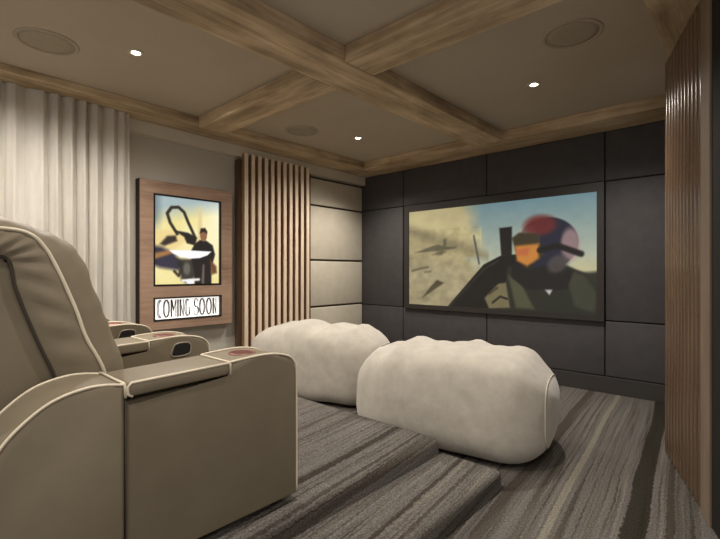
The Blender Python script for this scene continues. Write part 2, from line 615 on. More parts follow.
# desert haze and bright cloud to the left
edge = 0.40 + 0.10 * (n1 - 0.5) - 0.10 * (V < 0.5) + (0.75 - V).clip(0, 1) * 0.35
cv.mix(np.clip((edge - U) / 0.10 + 0.5, 0, 1), np.stack([166 + 44 * n1, 152 + 42 * n1, 108 + 40 * n1], -1))
cv.mix(np.clip(1 - np.abs(V - (0.93 - 0.55 * U) - 0.10 * (n1 - 0.5)) / 0.11, 0, 1) * (U < 0.46) * 0.75, (214, 200, 146))
cv.mix(np.clip(1 - np.abs(V - (0.80 - 0.62 * U)) / 0.08, 0, 1) * 0.5 * (U < 0.5), (122, 112, 84))
cv.mix(np.clip((0.62 - V - 0.3 * U) / 0.2, 0, 1) * (U < 0.5) * 0.7, np.stack([168 + 40 * (n2 - .5), 156 + 40 * (n2 - .5), 122 + 36 * (n2 - .5)], -1))
cv.mix(np.clip((0.5 - V) / 0.12, 0, 1) * np.clip((U - 0.86) / 0.05, 0, 1), (196, 190, 150))
cv.mix(np.clip((0.36 - V + 0.06 * (n1 - .5)) / 0.03, 0, 1) * np.clip((U - 0.84) / 0.03, 0, 1), (44, 46, 36))
# little jet silhouettes
J = (92, 86, 66)
cv.poly([(0.04, 0.555), (0.17, 0.625), (0.20, 0.635), (0.235, 0.61), (0.31, 0.60), (0.30, 0.585), (0.20, 0.565)], J, 0.02, 0.85)
cv.poly([(0.225, 0.605), (0.235, 0.685), (0.25, 0.685), (0.25, 0.61)], J, 0.02, 0.8)
cv.poly([(0.16, 0.53), (0.22, 0.57), (0.25, 0.56), (0.22, 0.525)], (70, 64, 48), 0.03, 0.7)
cv.poly([(0.09, 0.07), (0.15, 0.20), (0.19, 0.265), (0.235, 0.235), (0.16, 0.15)], (74, 66, 44), 0.02, 0.9)
cv.line([(0.02, 0.36), (0.09, 0.39), (0.13, 0.40)], J, 0.02, 0.02, 0.8)
cv.line([(0.11, 0.345), (0.15, 0.355)], J, 0.015, 0.02, 0.7)
# cockpit rail and dark seat
cv.poly([(0.25, -0.02), (0.47, 0.42), (0.56, 0.50), (0.72, 0.52), (0.74, -0.02)], (20, 17, 14), 0.012)
cv.line([(0.27, 0.0), (0.47, 0.37), (0.55, 0.46)], (70, 62, 50), 0.012, 0.01, 0.7)
cv.line([(0.415, 0.70), (0.445, 0.43)], (92, 92, 82), 0.02, 0.012)
cv.poly([(0.555, 0.76), (0.62, 0.765), (0.62, 0.50), (0.565, 0.50)], (26, 24, 22), 0.015)
# suited shoulders
cv.poly([(0.60, 0.40), (0.86, 0.42), (0.95, 0.34), (1.01, 0.22), (1.01, -0.02), (0.56, -0.02)], (38, 39, 30), 0.02)
cv.poly([(0.60, 0.32), (0.65, 0.30), (0.73, 0.02), (0.64, 0.02)], (90, 90, 62), 0.03, 0.8)
cv.poly([(0.86, 0.38), (0.95, 0.32), (1.0, 0.18), (0.99, 0.02), (0.91, 0.06)], (70, 70, 54), 0.03, 0.7)
cv.poly([(0.775, 0.20), (0.80, 0.27), (0.83, 0.26), (0.80, 0.15)], (196, 194, 190), 0.015)
cv.ell(0.815, 0.30, 0.035, 0.05, (78, 46, 36), 0.5)
# raised glove
cv.poly([(0.475, 0.10), (0.55, 0.24), (0.59, 0.25), (0.61, 0.02), (0.50, 0.0)], (120, 110, 78), 0.02)
cv.line([(0.52, 0.06), (0.56, 0.12), (0.595, 0.10)], (38, 34, 26), 0.02, 0.01)
cv.line([(0.50, 0.14), (0.545, 0.20)], (70, 62, 44), 0.02, 0.015)
# plain round helmet, amber visor, dark mask
cv.ell(0.787, 0.60, 0.138, 0.225, (34, 35, 52), 0.05)
cv.ell(0.695, 0.61, 0.055, 0.16, (176, 158, 130), 0.4, 0.55)
cv.ell(0.755, 0.76, 0.075, 0.09, (112, 40, 38), 0.5, 0.85)
cv.ell(0.890, 0.58, 0.04, 0.14, (184, 150, 146), 0.4, 0.75)
cv.poly([(0.620, 0.66), (0.655, 0.705), (0.745, 0.69), (0.775, 0.50), (0.725, 0.42), (0.650, 0.46)], (60, 52, 34), 0.02)
cv.poly([(0.635, 0.585), (0.750, 0.60), (0.750, 0.47), (0.695, 0.40), (0.645, 0.45)], (204, 132, 58), 0.03)
cv.poly([(0.640, 0.555), (0.710, 0.565), (0.695, 0.50), (0.650, 0.50)], (196, 100, 66), 0.03, 0.8)
cv.poly([(0.625, 0.44), (0.695, 0.37), (0.835, 0.42), (0.905, 0.36), (0.875, 0.20), (0.695, 0.19), (0.615, 0.30)], (26, 24, 22), 0.02)
cv.ell(0.835, 0.42, 0.05, 0.07, (84, 76, 72), 0.5, 0.8, 0.6)
cv.line([(0.755, 0.54), (0.835, 0.575), (0.935, 0.50)], (20, 18, 18), 0.05, 0.02)
vg = 1.03 - (0.07 + 0.22 * (U < 0.45) * (V < 0.8))[..., None] * (cv.noise(26, 16, 9)[..., None] - 0.3)
cv.c = cv.c * vg
M_PIC = picture_mat('screen_picture', 0.72)
cv.mesh('screen_image', M_PIC, scr, lambda u, v: (SX0 + (SX1 - SX0) * u - ox, -0.045, SZ0 + (SZ1 - SZ0) * v - oz))

# ------------------------------------------------------------------ poster display case on the left wall
pc = thing('poster_display_case', 'walnut poster case with lit picture and COMING SOON sign on left wall', 'poster case', (0, -2.83, 0.66))
oy, oz = -2.83, 0.66
def pbox(bm, x0, x1, y0, y1, z0, z1, **k):
    add_box(bm, x0, x1, y0 - oy, y1 - oy, z0 - oz, z1 - oz, **k)
Y0, Y1, Z0, Z1 = -3.335, -2.32, 0.658, 2.165
P0, P1, PZ0, PZ1 = -3.205, -2.46, 1.10, 2.035
S0, S1, SZa, SZb = -3.205, -2.455, 0.745, 0.985
bm = bmesh.new()
for a in ((Y0, P0, Z0, Z1), (P1, Y1, Z0, Z1), (P0, P1, PZ1, Z1), (P0, P1, SZb, PZ0), (P0, P1, Z0, SZa)):
    pbox(bm, 0.082, 0.10, *a)
link('front_frame', bm, M_WALNUT, pc)
bm = bmesh.new()
for a in ((Y0 - 0.004, Y0 + 0.016, Z0 - .004, Z1 + .004), (Y1 - 0.016, Y1 + 0.004, Z0 - .004, Z1 + .004), (Y0 + .016, Y1 - .016, Z1 - 0.014, Z1 + .004), (Y0 + .016, Y1 - .016, Z0 - .004, Z0 + .014)):
    pbox(bm, 0.0, 0.0815, *a)
pbox(bm, 0.0, 0.04, Y0 + .016, Y1 - .016, Z0 + .014, Z1 - .014)
link('case_body', bm, M_WALNUTDARK, pc)
def bezel(name, a0, a1, b0, b1, w=0.016):
    bm = bmesh.new()
    for a in ((a0, a0 + w, b0, b1), (a1 - w, a1, b0, b1), (a0 + w, a1 - w, b0, b0 + w), (a0 + w, a1 - w, b1 - w, b1)):
        pbox(bm, 0.06, 0.104, *a)
    link(name, bm, M_BLACK, pc)
bezel('poster_bezel', P0, P1, PZ0, PZ1)
bezel('sign_bezel', S0, S1, SZa, SZb)
cv = Canvas(P1 - P0, PZ1 - PZ0, 141, 171)
U, V = cv.U, cv.V
n1 = cv.noise(4, 5, 21)
n2 = cv.noise(8, 8, 4)
cv.c = np.stack([238 + 20 * (n1 - .5), 224 + 26 * (n1 - .5), 160 + 60 * (n1 - .5)], -1)
cv.mix(np.clip((U - 0.6) / 0.4, 0, 1) * np.clip(V, 0, 1) * 0.9, (255, 250, 226))
cv.mix(np.clip((V - 0.72) / 0.2 - U * 0.9 + 0.35, 0, 1) * 0.85, (150, 172, 186))
cv.mix(np.clip((0.15 - U) / 0.1, 0, 1) * np.clip((V - .55) / .2, 0, 1) * 0.6, (96, 110, 116))
cv.poly([(-.02, 0.60), (0.2, 0.62), (0.42, 0.60), (0.5, 0.52), (0.3, 0.40), (-.02, 0.38)], (232, 206, 140), 0.05, 0.9)
# open canopy loop and dark nose of a plain aircraft
cv.line([(0.34, 0.58), (0.24, 0.70), (0.20, 0.80), (0.26, 0.87), (0.36, 0.88), (0.44, 0.83), (0.5, 0.72), (0.60, 0.56)], (46, 40, 32), 0.035, 0.015)
cv.poly([(0.29, 0.62), (0.50, 0.60), (0.64, 0.55), (0.60, 0.46), (0.48, 0.48), (0.44, 0.55)], (34, 28, 24), 0.02)
cv.poly([(0.10, 0.46), (0.20, 0.55), (0.32, 0.56), (0.34, 0.50), (0.16, 0.44)], (52, 42, 34), 0.03)
cv.poly([(-.02, 0.44), (0.12, 0.43), (0.30, 0.36), (0.42, 0.24), (0.36, 0.17), (0.1, 0.20), (-.02, 0.24)], (50, 46, 62), 0.05)
cv.poly([(-.02, 0.35), (0.2, 0.39), (0.34, 0.38), (0.2, 0.34), (-.02, 0.28)], (172, 120, 66), 0.03, 0.9)
cv.poly([(0.33, 0.30), (0.64, 0.30), (0.6, 0.10), (0.52, 0.0), (0.4, 0.06)], (36, 32, 32), 0.04, 0.9)
cv.ell(0.48, 0.19, 0.05, 0.07, (120, 116, 108), 0.6, 0.7)
cv.line([(0.30, 0.16), (0.36, 0.11), (0.40, 0.18)], (48, 40, 32), 0.03, 0.02)
# person in a dark jacket
cv.poly([(0.64, 0.5), (0.66, 0.9), (0.70, 0.92), (0.72, 0.5)], (218, 196, 140), 0.03, 0.8)
cv.poly([(0.60, 0.48), (0.68, 0.525), (0.78, 0.52), (0.88, 0.47), (0.92, 0.36), (0.86, 0.20), (0.86, -0.02), (0.60, -0.02), (0.58, 0.2), (0.52, 0.36)], (30, 24, 22), 0.02)
cv.poly([(0.84, 0.30), (0.94, 0.22), (0.95, 0.14), (0.86, 0.12)], (110, 70, 42), 0.03)
cv.ell(0.735, 0.585, 0.055, 0.075, (140, 98, 70), 0.2)
cv.poly([(0.675, 0.60), (0.69, 0.66), (0.76, 0.67), (0.795, 0.63), (0.79, 0.60), (0.74, 0.625)], (36, 28, 22), 0.02)
cv.poly([(0.70, 0.0), (0.72, 0.24), (0.75, 0.24), (0.745, 0.0)], (176, 160, 140), 0.02, 0.5)
# plain pale crescent band
cv.poly([(0.22, 0.395), (0.5, 0.40), (0.86, 0.395), (0.80, 0.35), (0.68, 0.315), (0.54, 0.305), (0.40, 0.32), (0.29, 0.355)], (246, 246, 246), 0.012)
cv.line([(0.42, 0.055), (0.66, 0.065)], (235, 232, 228), 0.03, 0.02)
cv.ell(0.53, 0.04, 0.06, 0.03, (240, 238, 236), 0.5)
M_POST_PIC = picture_mat('poster_picture', 0.95)
cv.mesh('poster', M_POST_PIC, pc, lambda u, v: (0.075, P0 + (P1 - P0) * u - oy, PZ0 + (PZ1 - PZ0) * v - oz))
bm = bmesh.new()
pbox(bm, 0.05, 0.070, S0 + .01, S1 - .01, SZa + .01, SZb - .01)
sg = link('sign_panel', bm, M_SIGN, pc)

# art-deco lettering: COMING SOON
def arc(cx, cy, rx, ry, a0, a1, n=16):
    return [(cx + rx * math.cos(math.radians(a0 + (a1 - a0) * i / n)), cy + ry * math.sin(math.radians(a0 + (a1 - a0) * i / n))) for i in range(n + 1)]
def ribbon(bm, pts, w, x, closed=False):
    n = len(pts)
    L_, R_ = [], []
    for i in range(n):
        if closed:
            a, b_ = pts[(i - 1) % n], pts[(i + 1) % n]
        else:
            a, b_ = pts[max(i - 1, 0)], pts[min(i + 1, n - 1)]
        dx, dy = b_[0] - a[0], b_[1] - a[1]
        l = math.hypot(dx, dy) or 1
        nx, ny = -dy / l * w / 2, dx / l * w / 2
        L_.append((bm.verts.new((x, pts[i][0] + nx, pts[i][1] + ny)), bm.verts.new((x - .002, pts[i][0] + nx, pts[i][1] + ny))))
        R_.append((bm.verts.new((x, pts[i][0] - nx, pts[i][1] - ny)), bm.verts.new((x - .002, pts[i][0] - nx, pts[i][1] - ny))))
    for i in range(n if closed else n - 1):
        j = (i + 1) % n
        bm.faces.new((L_[i][0], L_[j][0], R_[j][0], R_[i][0]))
        bm.faces.new((L_[i][0], L_[j][0], L_[j][1], L_[i][1]))
        bm.faces.new((R_[i][0], R_[j][0], R_[j][1], R_[i][1]))
def glyph(ch):
    """strokes in a box 1 high: ('t' thin or 'k' hollow thick, points), width"""
    if ch == 'C':
        return [arc(.34, .5, .32, .5, 60, 300), arc(.40, .5, .20, .46, 75, 285)], .62
    if ch == 'O':
        return [arc(.40, .5, .38, .5, 0, 360, 28), arc(.40, .5, .25, .47, 0, 360, 28)], .84
    if ch == 'S':
        a = arc(.28, .75, .24, .25, 20, 250, 14) + arc(.28, .27, .26, .27, 70, -160, 14)
        return [a, [(p[0] + .07, p[1]) for p in a[8:22]]], .60
    if ch == 'M':
        return [[(.04, 0), (.04, 1)], [(.14, 0), (.14, 1)], [(.04, 1), (.36, .35)], [(.14, 1), (.36, .5)], [(.36, .35), (.62, 1)], [(.62, 0), (.62, 1)]], .70
    if ch == 'I':
        return [[(.04, 0), (.04, 1), (.16, 1), (.16, 0), (.04, 0)]], .24
    if ch == 'N':
        return [[(.04, 0), (.04, 1)], [(.15, 0), (.15, 1)], [(.06, 1), (.46, 0)], [(.46, 0), (.46, 1)]], .54
    if ch == 'G':
        return [arc(.34, .5, .32, .5, 55, 360, 22), arc(.40, .5, .20, .46, 75, 285), [(.42, .48), (.68, .48), (.66, .05)]], .74
    return [], .30
bm = bmesh.new()
text = 'COMING SOON'
wid = 0.0
H = 0.178
tot = sum(glyph(c)[1] for c in text) + 0.07 * len(text)
k = (S1 - S0 - 0.085) / tot
cy = S0 + 0.045
for ch in text:
    st, w = glyph(ch)
    for pts in st:
        ribbon(bm, [((cy + p[0] * k) - oy, (SZa + 0.031 + p[1] * H) - oz) for p in pts], 0.0082, 0.0735)
    cy += (w + 0.07) * k
link('lettering', bm, M_LETTER, sg)

# ------------------------------------------------------------------ slatted feature on the left wall
sl = thing('slat_feature', 'tan vertical slat feature with pale front edges between poster case and cream panels', 'slat panel', (0, -1.67, 0.0))
bm = box(0.02, 0.0995, -2.235 + 1.67, -1.128 + 1.67, 0.0, 2.56)
link('backing', bm, M_SLATBACK, sl)
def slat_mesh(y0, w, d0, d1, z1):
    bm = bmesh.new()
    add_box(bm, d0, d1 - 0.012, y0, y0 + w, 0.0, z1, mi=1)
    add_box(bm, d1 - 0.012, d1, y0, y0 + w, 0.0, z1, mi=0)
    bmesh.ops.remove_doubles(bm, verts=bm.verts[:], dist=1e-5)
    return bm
first = None
for i in range(11):
    y = -2.170 + i * 0.0939 + 1.67
    if first is None:
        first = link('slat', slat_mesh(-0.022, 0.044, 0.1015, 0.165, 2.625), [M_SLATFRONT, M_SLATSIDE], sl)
        first.location = (0, y, 0)
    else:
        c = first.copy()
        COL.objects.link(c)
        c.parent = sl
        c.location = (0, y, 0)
# short upper strip of the backing is behind the cornice; cornice is cut back by the slats themselves

# ------------------------------------------------------------------ slatted splayed wall at right
ang = math.atan2(-0.947, 0.32)
sr = thing('slatted_panel', 'brown narrow slatted wall panel with grey post at right of the screen', 'slat panel', (4.12, -1.38, 0), ang)
# local x runs toward the camera, local -y faces the room
bm = box(0.0, 0.838, 0.02, 0.07, 0.0, BB - 0.002)
link('backing', bm, M_SLATBACK, sr)
first = None
for i in range(11):
    x = 0.004 + i * 0.0762
    if first is None:
        first = link('slat', box(0, 0.060, -0.024, 0.0195, 0.0, BB - 0.002, 0.016, 4), M_SLATR, sr, smooth=True, sharp=60)
        first.location = (x, 0, 0)
    else:
        c = first.copy()
        COL.objects.link(c)
        c.parent = sr
        c.location = (x, 0, 0)
link('post', box(0.840, 0.985, -0.03, 0.08, 0.0, BB - 0.002, 0.004), M_POST, sr)
d = Vector((0.32, -0.947, 0))
bm = bmesh.new()
add_box(bm, 0.987, 1.22, -0.02, 0.08, 0.0, BB - 0.002)
o = link('trim_3', bm, M_JAMB)
o.location = (4.12, -1.38, 0)
o.rotation_euler = (0, 0, ang)
struct(o)

# ------------------------------------------------------------------ curtain
def curtain():
    bm = bmesh.new()
    ys = np.linspace(-5.6, -3.475, 620)
    zs = [2.686, 2.66, 2.6, 2.4, 2.0, 1.6, 1.2, 0.8, 0.5, 0.222]
    rows = []
    for z in zs:
        t = (2.686 - z) / 2.47
        row = []
        for y in ys:
            ph = y * 2 * PI / 0.112 + 1.5 * math.sin(y * 5.1) + 1.0 * math.sin(y * 11.3 + 1) + 0.5 * math.sin(y * 23)
            amp = 0.062 + 0.014 * math.sin(y * 7.7) + 0.008 * t
            ph += 0.25 * math.sin(3 * t + y * 4)
            x = 0.175 + amp * abs(math.sin(ph / 2)) ** 0.75 + 0.005 * math.sin(2 * ph + 4 * t)
            row.append(bm.verts.new((x, y + 0.006 * math.sin(ph) * (0.6 + 0.4 * t) + 0.03 * t * ((y + 4.5) / 1.1) * 0.3, z - 0.0125 * y * (1 - t))))
        rows.append(row)
    for a, b_ in zip(rows, rows[1:]):
        for i in range(len(ys) - 1):
            bm.faces.new((a[i], a[i + 1], b_[i + 1], b_[i]))
    r = bmesh.ops.solidify(bm, geom=bm.faces[:], thickness=0.004)
    return link('curtain', bm, M_CURTAIN, smooth=True, sharp=60)
tag(curtain(), 'long pale linen curtain hanging in folds behind the recliner row', 'curtain')

# ------------------------------------------------------------------ recliners
def sup(v, e):
    return math.copysign(abs(v) ** e, v)

ARM_FRONT = [(0.52, 0.035), (0.52, 0.585), (0.512, 0.625), (0.490, 0.652), (0.455, 0.668), (0.40, 0.680), (0.34, 0.684), (0.27, 0.682), (0.182, 0.676)]
ARM_REAR = [(-0.212, 0.664), (-0.26, 0.672), (-0.31, 0.674), (-0.37, 0.664), (-0.42, 0.645), (-0.47, 0.610), (-0.52, 0.560), (-0.565, 0.490),
            (-0.61, 0.40), (-0.645, 0.29), (-0.665, 0.16), (-0.67, 0.035)]
# local y: 0 is world y = -4.30

def make_arm(parent, x0, x1, ctrl_side):
    """arm body with its lid, piping, cup holder; x0<x1"""
    arm = thing_part('armrest', parent)
    bm = bmesh.new()
    fr = [(y, z) for y, z in ARM_FRONT] + [(0.182, 0.615), (-0.205, 0.604), (-0.205, 0.035)]
    add_prism_x(bm, fr, x0, x1, 0.012, 3)
    rr = [(-0.207, 0.035), (-0.207, 0.655)] + ARM_REAR
    add_prism_x(bm, rr, x0, x1, 0.012, 3)
    a = link('armrest', bm, M_LEATHER_S, parent, smooth=True, sharp=50)
    # hinged lid
    lid = [(0.178, 0.640), (0.178, 0.666), (0.168, 0.679), (-0.19, 0.668), (-0.2, 0.655), (-0.2, 0.628), (-0.185, 0.621), (0.165, 0.631)]
    bm = add_prism_x(bmesh.new(), lid, x0 + 0.004, x1 + 0.006, 0.010, 3)
    l = link('armrest_lid', bm, M_LEATHER_S, a, smooth=True, sharp=50)
    # piping, each run a piece of its own
    r = 0.0048
    def pipe(pts, rr=r, m=M_PIPING, nm='piping'):
        link(nm, add_tube(bmesh.new(), pts, rr, 7), m, a, smooth=True)
    for xx in (x0 + 0.004, x1 - 0.004):
        pipe([(xx, y, z + 0.002) for y, z in catmull2([(0.522, 0.04), (0.522, 0.30)] + ARM_FRONT[1:])])
        pipe([(xx, y, z) for y, z in catmull2([(-0.209, 0.667)] + ARM_REAR)])
    pipe([(x0 + .004, 0.183, 0.678), (x1 - .004, 0.183, 0.678), (x1 - .001, 0.183, 0.670), (x1 - .001, 0.183, 0.63)])
    pipe([(x0 + .004, -0.210, 0.668), (x1 - .004, -0.210, 0.668), (x1 - .001, -0.208, 0.660), (x1 - .001, -0.206, 0.62)])
    xx = x1 + 0.002
    pipe([(xx, 0.176, 0.677), (xx, -0.188, 0.667), (xx, -0.2, 0.655), (xx, -0.2, 0.63), (xx, -0.185, 0.621)])
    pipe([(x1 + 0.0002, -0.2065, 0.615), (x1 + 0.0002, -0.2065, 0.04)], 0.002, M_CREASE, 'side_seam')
    # cup holder near the inner front edge
    cx, cy = x0 + 0.115, 0.315
    bm = bmesh.new()
    rg = add_lathe(bm, [(0.058, 0.672), (0.058, 0.684), (0.053, 0.688), (0.047, 0.686), (0.046, 0.683)], 28, (cx, cy, 0))
    cap(bm, rg[0])
    h = link('cup_holder', bm, M_CUP, a, smooth=True, sharp=40)
    bm = bmesh.new()
    rg = add_lathe(bm, [(0.0455, 0.682), (0.0455, 0.6845)], 28, (cx, cy, 0))
    cap(bm, rg[1])
    link('cup_well', bm, M_CUPDARK, h)
    if ctrl_side:
        bm = bmesh.new()
        pts = catmull([(0, -0.055, -0.028), (0, -0.018, -0.036), (0, 0.038, -0.030), (0, 0.052, -0.004), (0, 0.046, 0.028), (0, 0.010, 0.036), (0, -0.034, 0.030), (0, -0.050, 0.004)], 5, True)
        pts = [Vector((x1 + 0.001, 0.355 + p.y, 0.615 + p.z)) for p in pts]
        add_tube(bm, pts, 0.005, 8, True)
        ring = link('control_bezel', bm, plain('control_ring_grey', (150, 140, 124), 0.4, 0.2), a, smooth=True)
        bm = bmesh.new()
        va = [bm.verts.new(p) for p in pts]
        vb = [bm.verts.new(p + Vector((0.003, 0, 0))) for p in pts]
        bm.faces.new(vb)
        n = len(va)
        for i in range(n):
            bm.faces.new((va[i], va[(i + 1) % n], vb[(i + 1) % n], vb[i]))
        link('control_pad', bm, M_BLACK, a)
    return a

def thing_part(*a):
    return None

def catmull2(pts, n=5):
    return [(p.x, p.y) for p in catmull([Vector((a, b_, 0)) for a, b_ in pts], n)]

# backrest outline at the side seam, (y, z) local
BACK_PIPE = [(-0.165, 0.36), (-0.175, 0.50), (-0.186, 0.658), (-0.248, 0.80), (-0.28, 0.902), (-0.334, 1.044), (-0.377, 1.129), (-0.424, 1.170), (-0.497, 1.180), (-0.60, 1.175), (-0.66, 1.14), (-0.69, 1.05)]
BACK_CREASE = [(-0.300, 0.40), (-0.318, 0.55), (-0.342, 0.664), (-0.40, 0.82), (-0.452, 0.979), (-0.466, 1.06), (-0.482, 1.085), (-0.52, 1.092), (-0.58, 1.088), (-0.62, 1.06), (-0.64, 1.02), (-0.655, 0.98)]

def make_back(parent, hw):
    P = catmull2(BACK_PIPE, 6)
    Cc = catmull2(BACK_CREASE, 6)
    n = len(P)
    m = 25
    bm = bmesh.new()
    # crowned cushion surface between the two seam lines
    grid = []
    for i in range(n):
        y, z = P[i]
        j0, j1 = max(i - 1, 0), min(i + 1, n - 1)
        ty, tz = P[j1][0] - P[j0][0], P[j1][1] - P[j0][1]
        l = math.hypot(ty, tz) or 1
        ny, nz = tz / l, -ty / l              # outward normal of the outline
        row = []
        for q in range(m):
            s_ = -1 + 2 * q / (m - 1)
            e = 1 - abs(s_) ** 3.2
            tt = i / (n - 1)
            f_ = min(max((tt - 0.42) / 0.22, 0), 1)
            crown = (0.130 - 0.084 * f_ * f_ * (3 - 2 * f_) - 0.055 * max(0, 1 - tt / 0.30) + 0.008 * math.sin(tt * 14) * (1 - f_)) * (1 if tt < 0.82 else 1 - (tt - .82) / .2)
            # horizontal gathers fanning from the side seam
            wr = 0.008 * math.sin(tt * 80 + 1.6 * math.sin(s_ * 3 + tt * 8)) * (abs(s_) ** 2) * (1 - abs(s_)) * 2.6
            wr += 0.008 * (mnoise.noise(Vector((s_ * 1.7, tt * 9, 3.1))))
            o_ = crown * e ** 0.62 + wr * (1 if 0 < q < m - 1 else 0)
            row.append(bm.verts.new((hw * s_, y + ny * o_, z + nz * o_)))
        grid.append(row)
    for i in range(n - 1):
        for q in range(m - 1):
            bm.faces.new((grid[i][q], grid[i][q + 1], grid[i + 1][q + 1], grid[i + 1][q]))
    # puffed side gussets
    for side in (0, m - 1):
        sgn = -1 if side == 0 else 1
        prev = [grid[i][side] for i in range(n)]
        for k_ in range(1, 7):
            t = k_ / 6
            bul = 0.010 * math.sin(PI * t)
            cur = []
            for i in range(n):
                y0, z0 = P[i]
                y1, z1 = Cc[i]
                wv = 0.004 * math.sin(i * 1.35) * math.sin(PI * t)
                cur.append(bm.verts.new((sgn * (hw + bul + wv - (0.006 if t == 1 else 0)), y0 + (y1 - y0) * t, z0 + (z1 - z0) * t)))
            for i in range(n - 1):
                bm.faces.new((prev[i], prev[i + 1], cur[i + 1], cur[i]))
            prev = cur
    b_ = link('backrest', bm, M_LEATHER, parent, smooth=True, sharp=70)
    for sgn in (-1, 1):
        link('piping', add_tube(bmesh.new(), [(sgn * (hw + 0.001), y, z) for y, z in P], 0.006, 8), M_PIPING, b_, smooth=True)
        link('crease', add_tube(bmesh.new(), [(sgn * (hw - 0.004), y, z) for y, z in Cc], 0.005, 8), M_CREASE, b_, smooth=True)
    # outer shell behind the cushion
    prof = [(y - 0.003, z - 0.003) for y, z in Cc] + [(-0.655, 0.80), (-0.62, 0.60), (-0.59, 0.40), (-0.57, 0.12), (-0.30, 0.12)]
    bm = bmesh.new()
    add_prism_x(bm, prof, -hw + 0.014, hw - 0.014, 0.010, 3)
    link('back_shell', bm, M_LEATHER_S, parent, smooth=True, sharp=50)
    return b_

def add_cushion(bm, x0, x1, y0, y1, z0, z1, crown=0.03, n=14):
    cx, cy, cz = (x0 + x1) / 2, (y0 + y1) / 2, (z0 + z1) / 2
    bmx = bmesh.new()
    bmesh.ops.create_cube(bmx, size=2.0)
    bmesh.ops.subdivide_edges(bmx, edges=bmx.edges[:], cuts=n, use_grid_fill=True)
    for v in bmx.verts:
        x, y, z = v.co
        e = (1 - abs(x) ** 3) * (1 - abs(y) ** 3)
        k = 0.97 if max(abs(x), abs(y)) > 0.99 and abs(z) > 0.9 else 1
        v.co = (cx + x * (x1 - x0) / 2 * k, cy + y * (y1 - y0) / 2 * k, cz + z * ((z1 - z0) / 2 + crown * max(e, 0)) * 1.0)
    off = {}
    for v in bmx.verts:
        off[v] = bm.verts.new(v.co)
    for f in bmx.faces:
        bm.faces.new([off[v] for v in f.verts])
    bmx.free()

HW = 0.248
rec_grp = 'recliners in one row on the platform'
def make_recliner(loc, label, ctrl, left_arm=False):
    t = thing('recliner', label, 'recliner', loc, 0, rec_grp)
    make_arm(t, 0.27, 0.51, ctrl)
    if left_arm:
        make_arm(t, -0.51, -0.27, False)
    make_back(t, HW)
    bm = bmesh.new()
    add_cushion(bm, -0.256, 0.256, -0.20, 0.50, 0.27, 0.43, 0.025)
    link('seat', bm, M_LEATHER, t, smooth=True)
    bm = bmesh.new()
    add_cushion(bm, -0.256, 0.256, 0.40, 0.505, 0.06, 0.262, 0.0, 6)
    link('footrest', bm, M_LEATHER_S, t, smooth=True, sharp=50)
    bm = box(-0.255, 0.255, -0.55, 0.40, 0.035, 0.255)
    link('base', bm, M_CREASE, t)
    for sx in ((-1, 1) if left_arm else (1,)):
        for yy in (0.45, -0.60):
            bm = bmesh.new()
            rg = add_lathe(bm, [(0.032, 0.0), (0.036, 0.034)], 18, (sx * 0.40, yy, 0))
            cap(bm, rg[0])
            cap(bm, rg[1])
            link('foot', bm, M_BLACK, t)
    return t
r1 = make_recliner((2.53, -4.30, 0.21), 'nearest taupe leather recliner with ivory piping, beside the carpeted step', False)
r2 = make_recliner((1.75, -4.30, 0.21), 'middle taupe leather recliner of the row, with black control on its arm', True)
r3 = make_recliner((0.97, -4.30, 0.21), 'farthest taupe leather recliner of the row, next to the curtain', True, True)
